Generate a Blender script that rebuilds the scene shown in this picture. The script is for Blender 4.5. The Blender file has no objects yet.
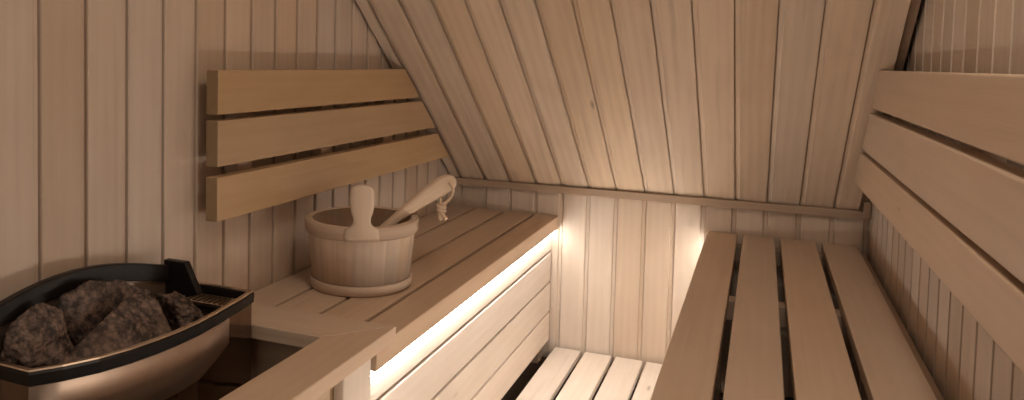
import bpy, bmesh, math, random
from mathutils import Matrix, Vector, noise
C = bpy.context.scene.collection
S = bpy.context.scene
random.seed(11)

# ------------------------------------------------------------------ camera
cam_d = bpy.data.cameras.new('camera'); cam = bpy.data.objects.new('camera', cam_d); C.objects.link(cam)
RR = (0.92204341, 0.38648422, 0.02158451); DD = (0.04002935, -0.03973942, -0.99840795); FF = (-0.38501117, 0.92143948, -0.05211219)
cam.matrix_world = Matrix(((RR[0], -DD[0], -FF[0], 0), (RR[1], -DD[1], -FF[1], 0), (RR[2], -DD[2], -FF[2], 0.9535), (0, 0, 0, 1)))
cam_d.sensor_fit = 'HORIZONTAL'; cam_d.sensor_width = 36; cam_d.lens = 27.93
cam_d.shift_x = 0.0795; cam_d.shift_y = -0.0963
cam_d.clip_start = 0.01
S.camera = cam
# ------------------------------------------------------------------ light and exposure
S.view_settings.view_transform = 'Standard'; S.view_settings.look = 'None'
S.view_settings.gamma = 1; S.view_settings.use_curve_mapping = False
S.view_settings.exposure = 0.20
w = bpy.data.worlds.new('world'); S.world = w; w.use_nodes = True
bg = w.node_tree.nodes['Background']; bg.inputs[0].default_value = (1.0, .84, .70, 1); bg.inputs[1].default_value = 0.5
def area(name, loc, rot, sx, sy, power, col):
    l = bpy.data.lights.new(name, 'AREA'); l.shape = 'RECTANGLE'; l.size = sx; l.size_y = sy; l.energy = power; l.color = col
    o = bpy.data.objects.new(name, l); C.objects.link(o); o.location = loc; o.rotation_euler = rot; return o
LED = (1.0, .97, .91)
LED_STRENGTH = 23.0
# added soft fill lamp under the ceiling, out of view above the benches
area('fill_light', (.06, .70, 1.78), (math.radians(12), 0, 0), .35, .35, 5.3, (1, .84, .69))

# ------------------------------------------------------------------ materials
def wood(name, a, b, dark, rough=.5, grain=1.0, spec=.35, vary=.16):
    m = bpy.data.materials.new(name); m.use_nodes = True; nt = m.node_tree; N = nt.nodes; L = nt.links
    bs = N['Principled BSDF']; bs.inputs['Roughness'].default_value = rough
    bs.inputs['Specular IOR Level'].default_value = spec
    uv = N.new('ShaderNodeUVMap'); uv.uv_map = 'grain'
    at = N.new('ShaderNodeAttribute'); at.attribute_name = 'tone'
    sep = N.new('ShaderNodeSeparateColor'); L.new(at.outputs['Color'], sep.inputs[0])
    off = N.new('ShaderNodeVectorMath'); off.operation = 'SCALE'; L.new(at.outputs['Color'], off.inputs[0]); off.inputs['Scale'].default_value = 17
    add = N.new('ShaderNodeVectorMath'); add.operation = 'ADD'; L.new(uv.outputs[0], add.inputs[0]); L.new(off.outputs[0], add.inputs[1])
    def nz(scale, detail, mapping, dist=0):
        mp = N.new('ShaderNodeMapping'); mp.inputs['Scale'].default_value = mapping; L.new(add.outputs[0], mp.inputs[0])
        n = N.new('ShaderNodeTexNoise'); n.inputs['Scale'].default_value = scale; n.inputs['Detail'].default_value = detail
        n.inputs['Distortion'].default_value = dist; L.new(mp.outputs[0], n.inputs['Vector']); return n.outputs['Fac']
    fig = nz(1, 4, (2.6, 17, 1), 1.1)       # broad figure
    fine = nz(1, 5, (5, 260, 1))           # pores
    blot = nz(1, 3, (6, 11, 1), .4)           # blotches
    # growth rings: sine of distorted across coordinate
    mp = N.new('ShaderNodeMapping'); mp.inputs['Scale'].default_value = (1.1, 14, 1); L.new(add.outputs[0], mp.inputs[0])
    wv = N.new('ShaderNodeTexWave'); wv.bands_direction = 'Y'; wv.inputs['Scale'].default_value = .9; wv.inputs['Distortion'].default_value = 5
    wv.inputs['Detail'].default_value = 2; wv.inputs['Detail Scale'].default_value = .6; L.new(mp.outputs[0], wv.inputs['Vector'])
    def math_(op, x, y, z=None):
        n = N.new('ShaderNodeMath'); n.operation = op
        for i, q in enumerate((x, y, z)):
            if q is None: continue
            if isinstance(q, (int, float)): n.inputs[i].default_value = q
            else: L.new(q, n.inputs[i])
        return n.outputs[0]
    t = math_('MULTIPLY_ADD', fig, .55, math_('MULTIPLY', wv.outputs['Fac'], .10 * grain))
    t = math_('ADD', t, math_('MULTIPLY', blot, .50))
    t = math_('ADD', t, math_('MULTIPLY', fine, .25 * grain))
    t = math_('ADD', t, math_('MULTIPLY_ADD', sep.outputs['Green'], .3, -.31))
    cr = N.new('ShaderNodeValToRGB'); L.new(t, cr.inputs[0])
    cr.color_ramp.elements[0].position = .1; cr.color_ramp.elements[0].color = (*a, 1)
    cr.color_ramp.elements[1].position = .85; cr.color_ramp.elements[1].color = (*b, 1)
    # dark mineral streaks
    st = nz(1, 4, (1.6, 55, 1), .3)
    sr = N.new('ShaderNodeValToRGB'); L.new(st, sr.inputs[0])
    sr.color_ramp.elements[0].position = .60; sr.color_ramp.elements[0].color = (0, 0, 0, 1)
    sr.color_ramp.elements[1].position = .80; sr.color_ramp.elements[1].color = (1, 1, 1, 1)
    mx = N.new('ShaderNodeMix'); mx.data_type = 'RGBA'; L.new(cr.outputs[0], mx.inputs[6]); mx.inputs[7].default_value = (*dark, 1)
    L.new(math_('MULTIPLY', sr.outputs[0], .4), mx.inputs[0])
    # a few small knots
    mk = N.new('ShaderNodeMapping'); mk.inputs['Scale'].default_value = (1.6, 6.5, 1); L.new(add.outputs[0], mk.inputs[0])
    vo = N.new('ShaderNodeTexVoronoi'); vo.inputs['Scale'].default_value = 1; L.new(mk.outputs[0], vo.inputs['Vector'])
    kr = N.new('ShaderNodeValToRGB'); L.new(vo.outputs['Distance'], kr.inputs[0])
    kr.color_ramp.elements[0].position = .008; kr.color_ramp.elements[0].color = (.8, .8, .8, 1); kr.color_ramp.elements[1].position = .045; kr.color_ramp.elements[1].color = (0, 0, 0, 1)
    mk2 = N.new('ShaderNodeMix'); mk2.data_type = 'RGBA'; L.new(mx.outputs[2], mk2.inputs[6]); mk2.inputs[7].default_value = (*[c * .6 for c in dark], 1); L.new(kr.outputs[0], mk2.inputs[0]); mx = mk2
    hv = N.new('ShaderNodeHueSaturation'); L.new(mx.outputs[2], hv.inputs['Color'])
    L.new(math_('MULTIPLY', math_('MULTIPLY_ADD', sep.outputs['Red'], .14, .93), at.outputs['Alpha']), hv.inputs['Value'])
    L.new(math_('MULTIPLY_ADD', sep.outputs['Blue'], vary, 1.0 - vary / 2), hv.inputs['Saturation'])
    L.new(hv.outputs[0], bs.inputs['Base Color'])
    bp_ = N.new('ShaderNodeBump'); bp_.inputs['Strength'].default_value = .12; bp_.inputs['Distance'].default_value = .002
    L.new(fine, bp_.inputs['Height']); L.new(bp_.outputs[0], bs.inputs['Normal'])
    return m
M_wall = wood('aspen_wall', (0.485, 0.378, 0.290), (0.621, 0.509, 0.412), (0.388, 0.284, 0.209), vary=.3)
M_ceil = wood('aspen_ceiling', (0.580, 0.452, 0.335), (0.760, 0.620, 0.485), (0.349, 0.242, 0.174), vary=.35, grain=1.7)
M_bench = wood('bench_wood', (0.520, 0.380, 0.275), (0.625, 0.480, 0.360), (0.410, 0.290, 0.200), rough=.45, vary=.3)
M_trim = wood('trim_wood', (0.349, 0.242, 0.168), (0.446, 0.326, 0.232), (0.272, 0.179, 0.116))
M_pale = wood('pale_wood', (0.621, 0.510, 0.418), (0.757, 0.663, 0.572), (0.504, 0.398, 0.308))
M_back = wood('honey_wood', (.385, .255, .140), (.475, .330, .200), (.27, .165, .09), rough=.42)
M_pail = wood('pail_wood', (0.466, 0.347, 0.244), (0.660, 0.525, 0.406), (0.388, 0.252, 0.139), grain=1.6, vary=.35)
M_pail_shade = wood('shaded_pail_wood', (.16, .10, .06), (.24, .155, .10), (.10, .06, .035), rough=.35)  # pail's dark inside: shade put into the wood colour
M_hoop = wood('hoop_wood', (0.427, 0.304, 0.215), (0.563, 0.430, 0.325), (0.320, 0.200, 0.116))
def plain(name, col, rough=.5, metal=0.0, noise_amt=0.0, scale=30, bump=0.0, aniso=0):
    m = bpy.data.materials.new(name); m.use_nodes = True; nt = m.node_tree; N = nt.nodes; L = nt.links
    bs = N['Principled BSDF']; bs.inputs['Roughness'].default_value = rough; bs.inputs['Metallic'].default_value = metal
    tc = N.new('ShaderNodeTexCoord'); nz = N.new('ShaderNodeTexNoise'); nz.inputs['Scale'].default_value = scale; nz.inputs['Detail'].default_value = 6
    L.new(tc.outputs['Object'], nz.inputs['Vector'])
    cr = N.new('ShaderNodeValToRGB'); L.new(nz.outputs['Fac'], cr.inputs[0])
    cr.color_ramp.elements[0].position = .3; cr.color_ramp.elements[1].position = .7
    cr.color_ramp.elements[0].color = (*[c * (1 - noise_amt) for c in col], 1)
    cr.color_ramp.elements[1].color = (*[min(1, c * (1 + noise_amt)) for c in col], 1)
    L.new(cr.outputs[0], bs.inputs['Base Color'])
    if bump:
        b = N.new('ShaderNodeBump'); b.inputs['Strength'].default_value = bump; b.inputs['Distance'].default_value = .004
        L.new(nz.outputs['Fac'], b.inputs['Height']); L.new(b.outputs[0], bs.inputs['Normal'])
    return m
M_steel = plain('brushed_steel', (.50, .40, .33), .48, 1.0, .04, 60)
M_mirror = plain('dark_steel', (.24, .175, .135), .08, 1.0, .02, 20)
M_black = plain('black_enamel', (.010, .007, .006), .40, 0, .2, 80)
M_black.node_tree.nodes['Principled BSDF'].inputs['Specular IOR Level'].default_value = .25
M_lip = plain('rim_steel', (.70, .58, .46), .30, 1.0, .03, 40)
M_rope = plain('cotton_rope', (.62, .46, .33), .9, 0, .2, 400, .4)
M_floor = plain('dark_floor', (.07, .045, .03), .7, 0, .3, 12)
M_screw = plain('screw_steel', (.25, .2, .17), .4, 1.0, .05, 50)
def stone_mat():
    m = bpy.data.materials.new('sauna_stone'); m.use_nodes = True; nt = m.node_tree; N = nt.nodes; L = nt.links
    bs = N['Principled BSDF']; bs.inputs['Roughness'].default_value = .62
    tc = N.new('ShaderNodeTexCoord')
    n1 = N.new('ShaderNodeTexNoise'); n1.inputs['Scale'].default_value = 62; n1.inputs['Detail'].default_value = 8; n1.inputs['Roughness'].default_value = .7
    L.new(tc.outputs['Object'], n1.inputs['Vector'])
    cr = N.new('ShaderNodeValToRGB'); L.new(n1.outputs['Fac'], cr.inputs[0])
    e = cr.color_ramp.elements; e[0].position = .42; e[0].color = (.022, .013, .010, 1); e[1].position = .64; e[1].color = (.20, .132, .10, 1)
    k = e.new(.51); k.color = (.085, .054, .04, 1)
    L.new(cr.outputs[0], bs.inputs['Base Color'])
    n2 = N.new('ShaderNodeTexNoise'); n2.inputs['Scale'].default_value = 120; n2.inputs['Detail'].default_value = 6
    L.new(tc.outputs['Object'], n2.inputs['Vector'])
    b = N.new('ShaderNodeBump'); b.inputs['Strength'].default_value = .8; b.inputs['Distance'].default_value = .004
    L.new(n2.outputs['Fac'], b.inputs['Height']); L.new(b.outputs[0], bs.inputs['Normal'])
    return m
M_stone = stone_mat()
def emit(name, col, s):
    m = bpy.data.materials.new(name); m.use_nodes = True; N = m.node_tree.nodes
    bs = N['Principled BSDF']; bs.inputs['Base Color'].default_value = (.8, .8, .8, 1)
    bs.inputs['Emission Color'].default_value = (*col, 1); bs.inputs['Emission Strength'].default_value = s
    return m
M_led = emit('led_diffuser', LED, LED_STRENGTH)

# ------------------------------------------------------------------ mesh helpers
class MB:
    def __init__(s):
        s.bm = bmesh.new(); s.uv = s.bm.loops.layers.uv.new('grain'); s.tn = s.bm.loops.layers.float_color.new('tone')
        s.newtone()
    def newtone(s): s.t = (random.random(), random.random(), random.random(), 1)
    def face(s, vs, uvs, smooth=False):
        try: f = s.bm.faces.new(vs)
        except ValueError: return None
        f.smooth = smooth
        for l, u in zip(f.loops, uvs): l[s.uv].uv = u; l[s.tn] = s.t
        return f
    def poly(s, cos, grain, uvo=(0, 0), smooth=False):
        "one planar polygon; grain = unit vector of the wood grain"
        g = Vector(grain); n = Vector((0, 0, 0))
        cos = [Vector(c) for c in cos]
        for i in range(len(cos)): n += cos[i].cross(cos[(i + 1) % len(cos)])
        n.normalize(); a = n.cross(g)
        if a.length < .2: g = n.orthogonal().normalized(); a = n.cross(g)
        a.normalize()
        return s.face([s.bm.verts.new(c) for c in cos], [(c.dot(g) + uvo[0], c.dot(a) + uvo[1]) for c in cos], smooth)
    def hull(s, bottom, top, grain, tone=True):
        "prism between two congruent loops"
        if tone: s.newtone()
        b = [s.bm.verts.new(c) for c in bottom]; t = [s.bm.verts.new(c) for c in top]; n = len(b)
        g = Vector(grain)
        def put(vs):
            cs = [v.co for v in vs]; nn = Vector((0, 0, 0))
            for i in range(len(cs)): nn += cs[i].cross(cs[(i + 1) % len(cs)])
            if nn.length < 1e-12: nn = Vector((0, 0, 1))
            nn.normalize(); a = nn.cross(g); gg = g
            if a.length < .2: gg = nn.orthogonal().normalized(); a = nn.cross(gg); s.t = s.t[:3] + (.62,)
            else: s.t = s.t[:3] + (1,)
            a.normalize(); s.face(vs, [(c.dot(gg), c.dot(a)) for c in cs])
        put(list(reversed(b))); put(t)
        for i in range(n): put([b[i], b[(i + 1) % n], t[(i + 1) % n], t[i]])
    def box(s, x0, x1, y0, y1, z0, z1, grain=(0, 1, 0), tone=True):
        s.hull([(x0, y0, z0), (x1, y0, z0), (x1, y1, z0), (x0, y1, z0)], [(x0, y0, z1), (x1, y0, z1), (x1, y1, z1), (x0, y1, z1)], grain, tone)
    def build(s, name, mat, parent=None, bevel=0.0, seg=2):
        bmesh.ops.recalc_face_normals(s.bm, faces=s.bm.faces)
        me = bpy.data.meshes.new(name); s.bm.to_mesh(me); s.bm.free(); me.materials.append(mat)
        o = bpy.data.objects.new(name, me); C.objects.link(o)
        if parent:
            o.parent = parent; o.matrix_parent_inverse = Matrix.Translation(-parent.location)
        if bevel:
            b = o.modifiers.new('bevel', 'BEVEL'); b.width = bevel; b.segments = seg; b.limit_method = 'ANGLE'; b.angle_limit = math.radians(40)
            b.harden_normals = False
        return o
def thing(name, loc, label, cat, group=None):
    o = bpy.data.objects.new(name, None); C.objects.link(o); o.location = loc; o.empty_display_size = .05
    o['label'] = label; o['category'] = cat
    if group: o['group'] = group
    bpy.context.view_layer.update(); return o
def tag(o, label, cat, group=None):
    o['label'] = label; o['category'] = cat
    if group: o['group'] = group
def struct(o, label=None):
    o['kind'] = 'structure'
    if label: o['label'] = label; o['category'] = label.split('|')[0] if False else 'structure'
    return o
def tube(mb, pts, rad, n=10, closed=False, smooth=True):
    "rounded tube along points; rad = number or list"
    pts = [Vector(p) for p in pts]; k = len(pts); rings = []
    up = Vector((0, 0, 1)); prev = None
    for i, p in enumerate(pts):
        if closed: d = pts[(i + 1) % k] - pts[i - 1]
        else: d = pts[min(i + 1, k - 1)] - pts[max(i - 1, 0)]
        d.normalize()
        if prev is None:
            a = d.cross(up); a = d.orthogonal() if a.length < .05 else a
        else: a = prev - d * prev.dot(d)
        a.normalize(); prev = a; b = d.cross(a)
        r = rad[i] if isinstance(rad, (list, tuple)) else rad
        rings.append([mb.bm.verts.new(p + (a * math.cos(2 * math.pi * j / n) + b * math.sin(2 * math.pi * j / n)) * r) for j in range(n)])
    m = k if closed else k - 1
    for i in range(m):
        A, B = rings[i], rings[(i + 1) % k]
        for j in range(n):
            mb.face([A[j], A[(j + 1) % n], B[(j + 1) % n], B[j]], [(i * .01, j * .005), (i * .01, j * .005 + .005), (i * .01 + .01, j * .005 + .005), (i * .01 + .01, j * .005)], smooth)
    if not closed:
        mb.face(list(reversed(rings[0])), [(0, 0)] * n); mb.face(rings[-1], [(0, 0)] * n)

# ------------------------------------------------------------------ room shell
P = .09
XL, XR, YK = -1.0086, .3007, 2.6032
ZK = .5385; SL = math.tan(math.radians(37.48)); YB = -1.0
def ztop(y): return ZK + (YK - y) * SL
PROF = [(0.0, -.0018), (.0016, 0.0), (P - .0160, 0.0), (P - .0130, -.0022), (P - .0118, -.0055), (P - .0026, -.0060), (P - .0022, -.0095), (P - .0001, -.0095)]
PROF3 = [(0.0, -.0006), (.0006, 0.0), (P - .0150, 0.0), (P - .0135, -.0014), (P - .0026, -.0020), (P - .0024, -.0095), (P - .0001, -.0095)]
PROF2 = [(0.0, -.0095), (.0026, -.0095), (.0028, -.0046), (.0125, -.0022), (.0140, -.0002), (.0155, 0.0)]
def planks(name, mat, s0, s1, off, t0, t1f, place, back=-.03, PR=PROF):
    """boards of pitch P; groove (end of a board) at s = off + k*P. place(s, t, d) -> world. t1f(s) = end of board"""
    mb = MB(); k = math.floor((s0 - off) / P); gr = (Vector(place(0, 1, 0)) - Vector(place(0, 0, 0))).normalized()
    t0f = t0 if callable(t0) else (lambda s: t0)
    while off + k * P < s1 - 1e-6:
        mb.newtone(); a = off + k * P
        prof = [(max(s0, min(s1, a + u)), d) for u, d in PR] + [(max(s0, min(s1, a + P)), -.0018 if PR is PROF else (-.0006 if PR is PROF3 else 0.0))]
        for (u0, d0), (u1, d1) in zip(prof, prof[1:]):
            if abs(u0 - u1) < 1e-7 and abs(d0 - d1) < 1e-7: continue
            q = [(u0, t0f(u0), d0), (u1, t0f(u1), d1), (u1, t1f(u1), d1), (u0, t1f(u0), d0)]
            f = mb.face([mb.bm.verts.new(place(*c)) for c in q], [(c[1], c[0] + c[2]) for c in q])
        k += 1
    # solid backing behind the boards
    a = [(s0, t0f(s0)), (s1, t0f(s1)), (s1, t1f(s1)), (s0, t1f(s0))]
    mb.hull([place(s, t, -.0096) for s, t in a], [place(s, t, back) for s, t in a], gr)
    bmesh.ops.recalc_face_normals(mb.bm, faces=mb.bm.faces)
    me = bpy.data.meshes.new(name); mb.bm.to_mesh(me); mb.bm.free(); me.materials.append(mat)
    o = bpy.data.objects.new(name, me); C.objects.link(o); o['kind'] = 'structure'; return o
planks('wall_left', M_wall, YB, YK + .02, .8799 - P + .0035, -.05, lambda y: ztop(y) + .056, lambda s, t, d: (XL + d, s, t))
planks('wall_right', M_wall, YB, YK + .02, 1.8962 + .0065 - 30 * P, -.05, lambda y: ztop(y) + .056, lambda s, t, d: (XR - d, s, t), PR=PROF3)
planks('wall_back', M_wall, XL, XR, XL + .133 + .0065 - 3 * P, -.05, lambda x: ZK + .02, lambda s, t, d: (s, YK - d, t))
cs, sn = math.cos(math.radians(37.48)), math.sin(math.radians(37.48))
def cplace(s, t, d): return (s, YK - t * cs - d * sn, ZK + t * sn - d * cs)
planks('ceiling', M_ceil, XL + .010, XR - .030, XL + .133 - .0012 - 3 * P, 0.0, lambda x: (YK - YB) / cs, cplace, PR=PROF2)
mb = MB(); mb.hull([cplace(s, t, -.045) for s, t in ((XL - .03, -.05), (XR + .03, -.05), (XR + .03, 4.6), (XL - .03, 4.6))],
                   [cplace(s, t, -.060) for s, t in ((XL - .03, -.05), (XR + .03, -.05), (XR + .03, 4.6), (XL - .03, 4.6))], (1, 0, 0))
struct(mb.build('ceiling_backing', M_floor))  # unseen dark backing behind the ceiling, keeps outside light out of the edge gaps
mb = MB(); mb.box(XL - .03, XR + .03, YB, YK + .03, -.09, -.045, (0, 1, 0)); struct(mb.build('floor', M_floor))
# ledge along the knee of the back wall and battens along the slope
mb = MB(); mb.box(XL + .003, XR - .008, YK - .024, YK - .0005, .521, .5445, (1, 0, 0)); struct(mb.build('trim_1', M_trim, bevel=.002))
mb = MB()
sq = lambda s0, s1, t, d0, d1: [cplace(s0, t, d0), cplace(s1, t, d0), cplace(s1, t, d1), cplace(s0, t, d1)]
mb.hull(sq(XR - .0295, XR - .009, .02, -.03, -.010), sq(XR - .0295, XR - .009, 4.4, -.03, -.010), (0, -cs, sn)); struct(mb.build('trim_2', M_trim, bevel=.0015))
mb = MB(); mb.box(XR - .020, XR - .002, YK - .040, YK - .0245, .525, .575, (0, 0, 1)); struct(mb.build('trim_3', M_trim, bevel=.0015))

# ------------------------------------------------------------------ duckboard on the floor
duck = thing('floor_grating', (-.37, 1.6, -.045), 'pale wooden slatted floor grating in the aisle between the two benches', 'floor grating')
for x0 in (-.610, -.5085, -.4085, -.3105, -.2110):
    mb = MB(); mb.box(x0, x0 + .088, .5, 2.592, -.020, 0.0, (0, 1, 0)); mb.build('slat', M_pale, duck, .003)
for y in (.7, 1.3, 1.9, 2.5):
    mb = MB(); mb.box(-.605, -.125, y, y + .045, -.045, -.0202, (1, 0, 0)); mb.build('crossbar', M_trim, duck, .002)

# ------------------------------------------------------------------ left bench
ZB = .4427
bl = thing('sauna_bench', (-.81, 1.9, -.045), 'left wooden sauna bench with a glowing light strip under its front edge, below the pail', 'bench')
for i, (a, b) in enumerate(((-1.003, -.9115), (-.9015, -.8045), (-.7945, -.6995), (-.6895, -.6120))):
    mb = MB(); mb.box(a, b, 1.242, 2.5995 - .001 * i, ZB - (.045 if i == 3 else .028), ZB, (0, 1, 0)); mb.build('slat', M_bench, bl, .0025)
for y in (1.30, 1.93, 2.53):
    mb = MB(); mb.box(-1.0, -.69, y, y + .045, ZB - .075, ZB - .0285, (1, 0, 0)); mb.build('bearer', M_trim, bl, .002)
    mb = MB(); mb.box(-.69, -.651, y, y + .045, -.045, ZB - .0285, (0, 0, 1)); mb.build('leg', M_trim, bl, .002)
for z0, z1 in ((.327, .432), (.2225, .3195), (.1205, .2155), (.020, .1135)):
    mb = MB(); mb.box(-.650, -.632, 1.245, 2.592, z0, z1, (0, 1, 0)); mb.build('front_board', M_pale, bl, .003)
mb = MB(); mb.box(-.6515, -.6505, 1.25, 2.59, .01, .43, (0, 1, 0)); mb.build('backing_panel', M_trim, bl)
mb = MB(); mb.box(-.6315, -.6165, 1.25, 2.585, .3860, .3975, (0, 1, 0)); o = mb.build('light_strip', M_led, bl); o['label'] = 'glowing white light strip'

# ------------------------------------------------------------------ right bench
ZR = .4401
br = thing('sauna_bench', (.06, 1.7, -.045), 'right wooden sauna bench of four wide slats with dark gaps, in the foreground', 'bench')
for a, b in ((-.141, -.0535), (-.038, .0505), (.0665, .1615), (.1785, .2720)):
    mb = MB(); mb.box(a, b, .25, 2.5985, ZR - .028, ZR, (0, 1, 0)); mb.build('slat', M_bench, br, .0025)
for y in (.45, 1.12, 1.945, 2.545):
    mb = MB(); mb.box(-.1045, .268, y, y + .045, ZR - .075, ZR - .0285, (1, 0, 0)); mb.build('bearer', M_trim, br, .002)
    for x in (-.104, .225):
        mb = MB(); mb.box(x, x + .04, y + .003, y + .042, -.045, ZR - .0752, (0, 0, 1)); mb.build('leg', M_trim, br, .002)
mb = MB(); mb.box(.2760, .2930, .26, 2.592, ZR - .062, ZR - .020, (0, 1, 0)); mb.build('side_rail', M_trim, br, .002)
for z0, z1 in ((.327, ZR - .0285), (.2225, .3195), (.1205, .2155), (.020, .1135)):
    mb = MB(); mb.box(-.122, -.105, .26, 2.592, z0, z1, (0, 1, 0)); mb.build('front_board', M_pale, br, .003)
mb = MB(); mb.box(-.139, -.1225, .26, 2.585, ZR - .036, ZR - .0287, (0, 1, 0)); o = mb.build('light_strip', M_led, br); o['label'] = 'glowing white light strip'

# ------------------------------------------------------------------ backrests
bk = thing('backrest', (-.96, 1.7, .63), 'left backrest of three honey-coloured boards on the wall above the pail', 'backrest')
def yend(z, g): return YK - (z - ZK) / SL - g
for z0, z1, g in ((.8405, .9255, .02), (.741, .829, .02), (.6355, .7205, .03)):
    mb = MB(); xa, xb = -.9765, -.9486
    lo = [(xa, 1.2285, z0), (xb, 1.2285, z0), (xb, yend(z0, g), z0), (xa, yend(z0, g), z0)]
    hi = [(xa, 1.2285, z1), (xb, 1.2285, z1), (xb, yend(z1, g), z1), (xa, yend(z1, g), z1)]
    mb.hull(lo, hi, (0, 1, 0)); mb.build('board', M_back, bk, .002)
for y in (1.33, 1.66, 2.0):
    mb = MB(); mb.box(-1.008, -.977, y, y + .05, .655, .905 if y < 1.9 else .85, (0, 0, 1)); mb.build('bracket', M_trim, bk, .002)
bk2 = thing('backrest', (.25, 1.5, .63), 'right backrest of three wide boards on the right wall, near the camera', 'backrest')
for i, (z0, z1, g) in enumerate(((.861, .9515, .03), (.7475, .8475, .0), (.643, .7375, .02))):
    mb = MB(); xa, xb = .2407, .2687; zn = z0 + (.028 if i == 2 else 0.0)
    ye0 = yend(z0, .012); ye1 = yend(z1, .010); yn = .35
    lo = [(xa, yn, zn), (xb, yn, zn), (xb, ye0, z0), (xa, ye0, z0)]
    hi = [(xa, yn, z1), (xb, yn, z1), (xb, ye1, z1), (xa, ye1, z1)]
    mb.hull(lo, hi, (0, 1, 0)); mb.build('board', M_bench, bk2, .003)
for y in (.6, 1.25, 1.98):
    mb = MB(); mb.box(.2690, XR - .0005, y, y + .05, .68, .88, (0, 0, 1)); mb.build('bracket', M_trim, bk2, .002)

# ------------------------------------------------------------------ heater guard rail
gd = thing('heater_guard', (-.64, .95, -.045), 'wooden guard rail around the heater with a mitred corner, next to the left bench', 'guard rail')
zt, zb_ = .4700, .4430
mb = MB(); mb.hull([(-1.006, 1.181, zb_), (-.690, 1.181, zb_), (-.596, 1.288, zb_), (-1.006, 1.288, zb_)],
                   [(-1.006, 1.181, zt), (-.690, 1.181, zt), (-.596, 1.288, zt), (-1.006, 1.288, zt)], (1, 0, 0)); o = mb.build('top_rail', M_bench, gd, .0022)
mb = MB(); mb.hull([(-.6895, .25, zb_), (-.5955, .25, zb_), (-.5955, 1.2875, zb_), (-.6895, 1.1805, zb_)],
                   [(-.6895, .25, zt), (-.5955, .25, zt), (-.5955, 1.2875, zt), (-.6895, 1.1805, zt)], (0, 1, 0)); mb.build('top_rail', M_bench, gd, .0022)
for k in range(7):
    y1 = 1.222 - .143 * k
    mb = MB(); mb.box(-.632, -.612, y1 - .099, y1, -.045, zb_ - .0003, (0, 0, 1)); mb.build('post', M_pale if k == 0 else M_bench, gd, .0025)
for z in (.345, .20, .055):
    mb = MB(); mb.box(-.655, -.6325, .27, 1.222, z, z + .092, (0, 1, 0)); mb.build('crossbar', M_back, gd, .002)
for z in (.345, .245, .145):
    mb = MB(); mb.box(-1.004, -.66, 1.212, 1.232, z, z + .093, (1, 0, 0)); mb.build('end_board', M_trim, gd, .002)

# ------------------------------------------------------------------ heater
ht = thing('sauna_heater', (-.9, .96, .20), 'black-rimmed steel sauna heater holding stones, on the left wall', 'heater')
OUT = [(-1.000, 1.1790), (-.973, 1.1788), (-.9, 1.1785), (-.8255, 1.1765), (-.8165, 1.13), (-.811, 1.086), (-.8045, 1.04), (-.8005, .996), (-.8005, .95), (-.8040, .910), (-.8120, .862), (-.826, .8175), (-.848, .775), (-.8727, .741), (-.93, .7425), (-1.000, .744)]
def inset(pts, d):
    n = len(pts); out = []
    for i in range(n):
        p0, p, p1 = Vector(pts[i - 1]), Vector(pts[i]), Vector(pts[(i + 1) % n])
        a = (p - p0).normalized(); b = (p1 - p).normalized(); na = Vector((-a.y, a.x)); nb = Vector((-b.y, b.x))
        m = (na + nb).normalized(); m = m / max(.4, m.dot(na)); out.append(tuple(p - m * d))
    return out
def band(mb, levels, closed=True, smooth=False):
    "levels = list of (outline, z): skin between consecutive loops"
    loops = [[mb.bm.verts.new((p[0], p[1], z)) for p in o] for o, z in levels]
    for A, B in zip(loops, loops[1:]):
        n = len(A)
        for i in range(n if closed else n - 1):
            mb.face([A[i], A[(i + 1) % n], B[(i + 1) % n], B[i]], [(0, 0)] * 4, smooth)
    return loops
s_ = 1 if Vector(inset(OUT, .01)[7]).x < OUT[7][0] else -1
I = lambda d: inset(OUT, d * s_)
mb = MB(); lv = [(I(.010), .513), (I(.001), .5135), (I(.000), .529), (I(.003), .5325), (I(.008), .5325), (I(.0105), .530), (I(.0105), .513)]
lp = band(mb, lv + [lv[0]]); mb.build('rim', M_black, ht)
mb = MB(); lv = [(I(.0016), .5327), (I(.0028), .5348), (I(.0092), .5348), (I(.0100), .5327)]; band(mb, lv + [lv[0]]); mb.build('rim_strip', M_lip, ht)
mb = MB()
lv = [(I(.004), .20), (I(.004), .5128), (I(.0125), .5128), (I(.0125), .43)]
lp = band(mb, lv); mb.face(list(reversed(lp[0])), [(0, 0)] * 16); mb.face(lp[-1], [(0, 0)] * 16); mb.build('housing', M_mirror, ht)
# bowed steel front plate: lower edge sweeps up to the right
mb = MB()
fr = [p for p in OUT[5:14]]; fi = I(.0010)[5:14]; fin = I(.0036)[5:14]
low = [.470, .455, .4415, .4395, .438, .437, .436, .435, .434]
A = [mb.bm.verts.new((p[0], p[1], .5128)) for p in fi]; B = [mb.bm.verts.new((p[0], p[1], z)) for p, z in zip(fi, low)]
Ci = [mb.bm.verts.new((p[0], p[1], z)) for p, z in zip(fin, low)]; Di = [mb.bm.verts.new((p[0], p[1], .5128)) for p in fin]
for L1, L2 in ((A, B), (B, Ci), (Ci, Di), (Di, A)):
    for i in range(len(A) - 1): mb.face([L1[i], L1[i + 1], L2[i + 1], L2[i]], [(0, 0)] * 4, L1 is A)
for k in (0, -1): mb.face([A[k], B[k], Ci[k], Di[k]], [(0, 0)] * 4)
mb.build('front_plate', M_steel, ht)
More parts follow.
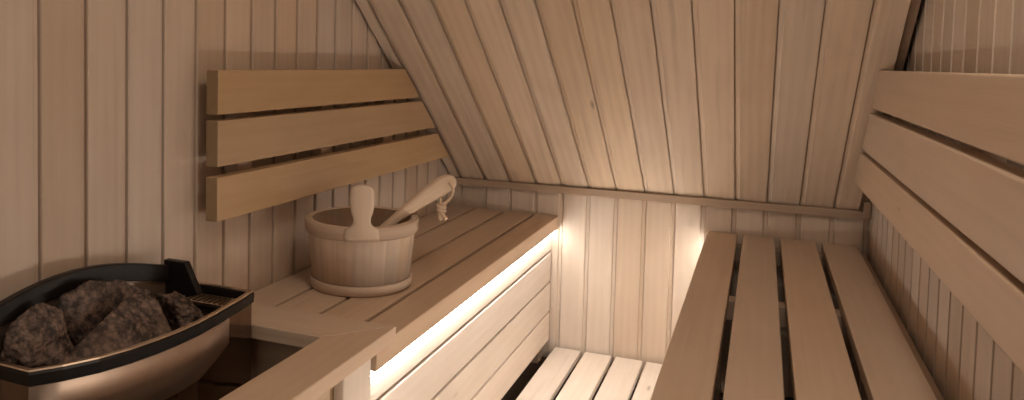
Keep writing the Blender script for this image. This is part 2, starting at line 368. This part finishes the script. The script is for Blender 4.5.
# raised collar at the back
ys = [.752 + i * (1.125 - .752) / 24 for i in range(25)]
def ctop(y):
    t = (y - .752) / (1.125 - .752); return .590 + .060 * math.sin(math.pi * min(1, t * .95 + .10)) * .52 - .010 * t
def cx_(y): t = (y - .94) / .19; return -.972 + .010 * t * t
mb = MB()
def strip(mb, f0, f1, x0, x1):
    R_ = [[mb.bm.verts.new((cx_(y) + xx, y, f(y))) for xx, f in ((x0, f0), (x1, f0), (x1, f1), (x0, f1))] for y in ys]
    for a, b in zip(R_, R_[1:]):
        for j in range(4): mb.face([a[j], a[(j + 1) % 4], b[(j + 1) % 4], b[j]], [(0, 0)] * 4)
    mb.face(R_[0], [(0, 0)] * 4); mb.face(list(reversed(R_[-1])), [(0, 0)] * 4)
strip(mb, lambda y: ctop(y) - .030, ctop, -.006, .008); mb.build('collar', M_black, ht, .002)
mb = MB(); strip(mb, lambda y: .47, lambda y: ctop(y) - .0302, -.004, .001); mb.build('back_plate', M_steel, ht)
mb = MB(); f = [(-.968, .590), (-.921, .590), (-.8924, .537), (-.9537, .515), (-.968, .515)]
mb.hull([(x, 1.104, z) for x, z in f], [(x, 1.118, z) for x, z in f], (1, 0, 0)); mb.build('side_plate', M_black, ht, .002)
# vent grate at the right end
mb = MB(); mb.box(-.962, -.832, 1.118, 1.1225, .512, .5185); mb.box(-.962, -.830, 1.160, 1.1645, .512, .5185)
for k in range(12): mb.box(-.962 + k * .0112, -.9575 + k * .0112, 1.1225, 1.160, .513, .518)
mb.build('vent_grate', M_lip, ht)
mb = MB(); mb.box(-.962, -.840, 1.119, 1.160, .488, .494); mb.build('vent_tray', M_black, ht)
# stones: a faceted hull of corner points, weathered with noise
def stone(pts, seed, label, rough=1.0, grow=1.0):
    hb = bmesh.new(); [hb.verts.new(p) for p in pts]; bmesh.ops.convex_hull(hb, input=hb.verts); hb.normal_update()
    c = sum((Vector(p) for p in pts), Vector()) / len(pts); pl = []
    for f_ in hb.faces:
        n_ = f_.normal.copy(); h_ = (f_.verts[0].co - c).dot(n_)
        if h_ < 0: n_, h_ = -n_, -h_
        pl.append((n_, h_))
    hb.free(); bm = bmesh.new(); bmesh.ops.create_icosphere(bm, subdivisions=6, radius=1); o_ = Vector((seed, 3 * seed, 0))
    for v in bm.verts:
        d = v.co.normalized(); acc = 0
        for n_, h_ in pl:
            q = max(0, d.dot(n_)) / h_; acc += q ** 16
        p = d * (1 / acc ** (1 / 16))
        k = p * 24 + o_
        r = .0050 * noise.noise(k) + .0034 * noise.noise(k * 2.3) + .0026 * (.4 - abs(noise.noise(k * 4.1))) + .0016 * noise.noise(k * 9)
        v.co = (p + d * r * rough) * grow
    for f_ in bm.faces: f_.smooth = True
    me = bpy.data.meshes.new('heater_stone'); bm.to_mesh(me); bm.free(); me.materials.append(M_stone)
    o = bpy.data.objects.new('heater_stone', me); C.objects.link(o); o.location = c
    tag(o, label, 'stone', 'stones in the sauna heater')
stone([(-.947, .788, .586), (-.944, .822, .592), (-.930, .842, .580), (-.943, .764, .552), (-.905, .774, .530), (-.888, .812, .518), (-.900, .845, .518), (-.956, .842, .505), (-.956, .765, .505)], 1, 'jagged dark stone at the left end of the heater', 1.2, 1.1)
stone([(-.948, .850, .594), (-.944, .905, .603), (-.932, .970, .590), (-.925, 1.025, .562), (-.924, .905, .580), (-.922, .990, .562), (-.956, .870, .510), (-.954, 1.03, .510), (-.926, .885, .515), (-.922, 1.02, .510)], 4, 'long dark stone with a pale top edge, against the back of the heater', 1.0, 1.05)
stone([(-.872, .778, .527), (-.899, .960, .580), (-.880, .988, .566), (-.834, .975, .508), (-.826, .90, .496), (-.848, .82, .500), (-.902, .93, .49), (-.895, 1.0, .49), (-.885, .84, .485)], 7, 'large brown wedge-shaped stone along the front of the heater', .7, 1.05)
stone([(-.93, 1.04, .552), (-.895, 1.035, .548), (-.855, 1.05, .525), (-.86, 1.09, .505), (-.93, 1.095, .520), (-.905, 1.07, .548), (-.93, 1.04, .48), (-.86, 1.03, .49)], 12, 'dark crumbly stone at the right, beside the vent grate', 1.5)
stone([(-.90, .78, .47), (-.87, .80, .475), (-.86, .86, .47), (-.91, .87, .465), (-.94, .80, .49), (-.89, .82, .44), (-.93, .85, .44)], 15, 'small low stone under the jagged stone, at the left end of the heater')
stone([(-.86, 1.01, .485), (-.84, 1.04, .47), (-.84, 1.08, .465), (-.88, 1.09, .47), (-.90, 1.02, .475), (-.87, 1.05, .44)], 19, 'low stone behind the front rim, right of the wedge-shaped stone')

# ------------------------------------------------------------------ pail
BX, BY = -.825, 1.587
pail = thing('sauna_pail', (BX, BY, ZB), 'round wooden sauna pail with one tall stave handle, on the left bench', 'pail')
def lathe(mb, prof, n, tones=None, grain_v=True):
    "prof: closed list of (r, z) going round the wall section"
    rings = [[mb.bm.verts.new((BX + r * math.cos(2 * math.pi * j / n), BY + r * math.sin(2 * math.pi * j / n), z)) for j in range(n)] for r, z in prof]
    ss = [0]
    for (r0, z0), (r1, z1) in zip(prof, prof[1:]): ss.append(ss[-1] + math.hypot(r1 - r0, z1 - z0))
    for j in range(n):
        if tones: mb.t = tones[j]
        for i in range(len(prof)):
            i2 = (i + 1) % len(prof)
            if i2 == 0 and prof[0] != prof[-1]: pass
            A, B = rings[i], rings[i2]; rr = .12
            u0, u1 = ss[i], (ss[i2] if i2 else ss[-1] + .01); a0, a1 = 2 * math.pi * j / n * rr, 2 * math.pi * (j + 1) / n * rr
            if grain_v: uv = [(u0, a0), (u0, a1), (u1, a1), (u1, a0)]
            else: uv = [(a0, u0), (a1, u0), (a1, u1), (a0, u1)]
            mb.face([A[j], A[(j + 1) % n], B[(j + 1) % n], B[j]], uv, True)
NS = 20; n = NS * 8
tn = []
for k in range(NS):
    c = (random.random(), random.random(), random.random(), 1); tn += [c] * 8
mb = MB()
prof = [(.1085, ZB + .004), (.1220, ZB + .140), (.1232, ZB + .153), (.1112, ZB + .1532), (.0970, ZB + .022), (.0, ZB + .022)]
lathe(mb, prof[:5], n, tn)
bt = [mb.bm.verts.new((BX + .0975 * math.cos(2 * math.pi * j / 64), BY + .0975 * math.sin(2 * math.pi * j / 64), ZB + .024)) for j in range(64)]
mb.newtone(); mb.face(bt, [(v.co.x, v.co.y) for v in bt])
o = mb.build('staves', M_pail, pail)
o.data.materials.append(M_pail_shade)  # second slot: wood darkened for the shade inside the pail
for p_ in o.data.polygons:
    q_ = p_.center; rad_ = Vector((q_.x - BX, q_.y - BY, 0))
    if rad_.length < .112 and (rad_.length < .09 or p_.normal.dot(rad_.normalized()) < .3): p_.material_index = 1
# narrow joints between staves are carved as fine grooves
me = o.data
for v in me.vertices:
    a = math.atan2(v.co.y - BY, v.co.x - BX) % (2 * math.pi); k = a / (2 * math.pi / NS); fr_ = abs(k - round(k))
    if fr_ < .03:
        r = math.hypot(v.co.x - BX, v.co.y - BY)
        if r > .108: v.co.x = BX + (v.co.x - BX) * (r - .0009) / r; v.co.y = BY + (v.co.y - BY) * (r - .0009) / r
def hoop(r0, r1, z0, z1, th):
    mb = MB(); mb.newtone()
    e = .003; p = [(r0 - .002, z0 + .0015), (r0 + th - e, z0), (r0 + th, z0 + e), (r1 + th, z1 - e), (r1 + th - e, z1), (r1 - .002, z1 - .0005)]
    lathe(mb, p, 96, None, False); return mb.build('hoop', M_hoop, pail)
hoop(.1095, .1115, ZB + .0006, ZB + .024, .0042)
hoop(.1222, .1246, ZB + .124, ZB + .1540, .0046)
# rim cap ring rounded
# stave handle standing at the front of the rim
ang = math.atan2(-.888, .46); ca, sa = math.cos(ang), math.sin(ang)
prof_h = [(.1255, .0350), (.134, .0350), (.1500, .0330), (.1555, .0250), (.162, .0185), (.169, .0165), (.177, .0172), (.186, .0205), (.202, .0232), (.218, .0240), (.232, .0232), (.240, .0200), (.2450, .0140), (.2470, .0060)]
mb = MB(); mb.newtone(); rows = []
for z, hw in prof_h:
    hw *= 1.1; th = .0068; base = .1310 if z < .13 else .1270 + .0 * z
    ring = []
    m_ = 16
    for j in range(m_):
        t = 2 * math.pi * j / m_; cx, sx = math.cos(t), math.sin(t)
        u = hw * math.copysign(abs(cx) ** .45, cx); wv = th * math.copysign(abs(sx) ** .6, sx)
        if z > .235: wv *= .85
        rr = .1255 + wv + (z - .1) * .09; bend = -.5 * u * u / .125 if z < .16 else -.25 * u * u / .125
        rr += bend
        x = BX + ca * rr - sa * u; y = BY + sa * rr + ca * u
        ring.append(mb.bm.verts.new((x, y, ZB + z)))
    rows.append((z, ring))
for (z0, A), (z1, B) in zip(rows, rows[1:]):
    for j in range(16):
        uv = lambda zz, jj: (zz, .004 * jj)
        mb.face([A[j], A[(j + 1) % 16], B[(j + 1) % 16], B[j]], [uv(z0, j), uv(z0, j + 1), uv(z1, j + 1), uv(z1, j)], True)
mb.face(list(reversed(rows[0][1])), [(0, 0)] * 16); mb.face(rows[-1][1], [(0, 0)] * 16)
o = mb.build('stave_handle', M_pail, pail); o['label'] = 'tall rounded handle stave'

# ------------------------------------------------------------------ ladle
ld = thing('sauna_ladle', (-.84, 1.53, .47), 'wooden ladle with a rope loop, leaning inside the pail on the left bench', 'ladle')
a0 = Vector((-.845, 1.540, .490)); a1 = Vector((-.6650, 1.725, .679)); D = (a1 - a0)
mb = MB(); mb.newtone(); side = D.cross(Vector((0, 0, 1))).normalized(); upv = side.cross(D).normalized(); rings = []
sec = [(0, .0105, .009), (.1, .011, .009), (.3, .011, .0095), (.5, .0115, .0105), (.62, .0125, .0125), (.74, .0130, .0155), (.84, .0135, .0185), (.92, .0135, .0200), (.97, .0130, .0185), (1.0, .0115, .0140), (1.018, .008, .0075)]
for t, hw, hh in sec:
    hh *= 1.08 if t > .6 else .92
    p = a0 + D * t + upv * (.012 * math.sin(math.pi * min(1, t)) - .005 * t)
    ring = []
    for j in range(20):
        q = 2 * math.pi * j / 20; c, s = math.cos(q), math.sin(q)
        ring.append(mb.bm.verts.new(p + side * (hw * math.copysign(abs(c) ** .55, c)) + upv * (hh * math.copysign(abs(s) ** .6, s))))
    rings.append((t, ring))
for (t0_, A), (t1_, B) in zip(rings, rings[1:]):
    for j in range(20): mb.face([A[j], A[(j + 1) % 20], B[(j + 1) % 20], B[j]], [(t0_ * .4, j * .004), (t0_ * .4, j * .004 + .004), (t1_ * .4, j * .004 + .004), (t1_ * .4, j * .004)], True)
mb.face(list(reversed(rings[0][1])), [(0, 0)] * 20); mb.face(rings[-1][1], [(0, 0)] * 20)
mb.build('handle', M_pail, ld)
# scoop
mb = MB(); sc = a0 + Vector((.004, .012, -.010)); ring = []
pr_ = [(.0, -.010), (.018, -.009), (.030, .000), (.036, .016), (.038, .030), (.034, .030), (.031, .016), (.024, .002), (.0, -.004)]
rg = [[mb.bm.verts.new((sc.x + r * math.cos(j * math.pi / 16), sc.y + r * math.sin(j * math.pi / 16), sc.z + z)) for j in range(32)] for r, z in pr_]
for A, B in zip(rg, rg[1:]):
    for j in range(32): mb.face([A[j], A[(j + 1) % 32], B[(j + 1) % 32], B[j]], [(0, 0), (.01, 0), (.01, .01), (0, .01)], True)
bmesh.ops.remove_doubles(mb.bm, verts=mb.bm.verts, dist=1e-5)
mb.build('scoop', M_pail, ld)
# rope loop with knot, through a hole near the end
h = a0 + D * .955 + side * .0145
mb = MB(); z_ = Vector((0, 0, 1)); kn = h + Vector((-.014, -.008, -.058))
lp = [h + Vector((0, 0, .001)), h + Vector((.010, -.001, -.010)), h + Vector((.010, -.002, -.026)), h + Vector((.000, -.004, -.042)), kn + Vector((0, 0, .006))]
def smooth_pts(p, k=6):
    out = []
    for i in range(len(p) - 1):
        q0, q1, q2, q3 = p[max(0, i - 1)], p[i], p[i + 1], p[min(len(p) - 1, i + 2)]
        for j in range(k):
            t = j / k; out.append(.5 * ((2 * q1) + (q2 - q0) * t + (2 * q0 - 5 * q1 + 4 * q2 - q3) * t * t + (3 * q1 - q0 - 3 * q2 + q3) * t ** 3))
    return out + [p[-1]]
tube(mb, smooth_pts(lp), .0034, 8)
h2 = h - side * .029
lp2 = [h2, h2 + Vector((-.005, -.001, -.010)), h2 + Vector((-.004, -.003, -.028)), kn + Vector((-.003, .001, .014)), kn + Vector((0, 0, .004))]
tube(mb, smooth_pts(lp2), .0034, 8)
# knot: wound turns
kp = []
for i in range(40):
    t = i / 39 * 2 * math.pi * 2.5; kp.append(kn + Vector((  .0082 * math.cos(t), .0082 * math.sin(t), .009 - i / 39 * .020)))
tube(mb, kp, .0044, 8)
e1 = [kn + Vector((0, 0, -.008)), kn + Vector((.006, -.002, -.018)), kn + Vector((.014, -.004, -.026))]
e2 = [kn + Vector((0, 0, -.008)), kn + Vector((-.003, -.001, -.018)), kn + Vector((.001, -.002, -.031))]
tube(mb, smooth_pts(e1), .0052, 8); tube(mb, smooth_pts(e2), .0052, 8)
mb.build('rope', M_rope, ld)
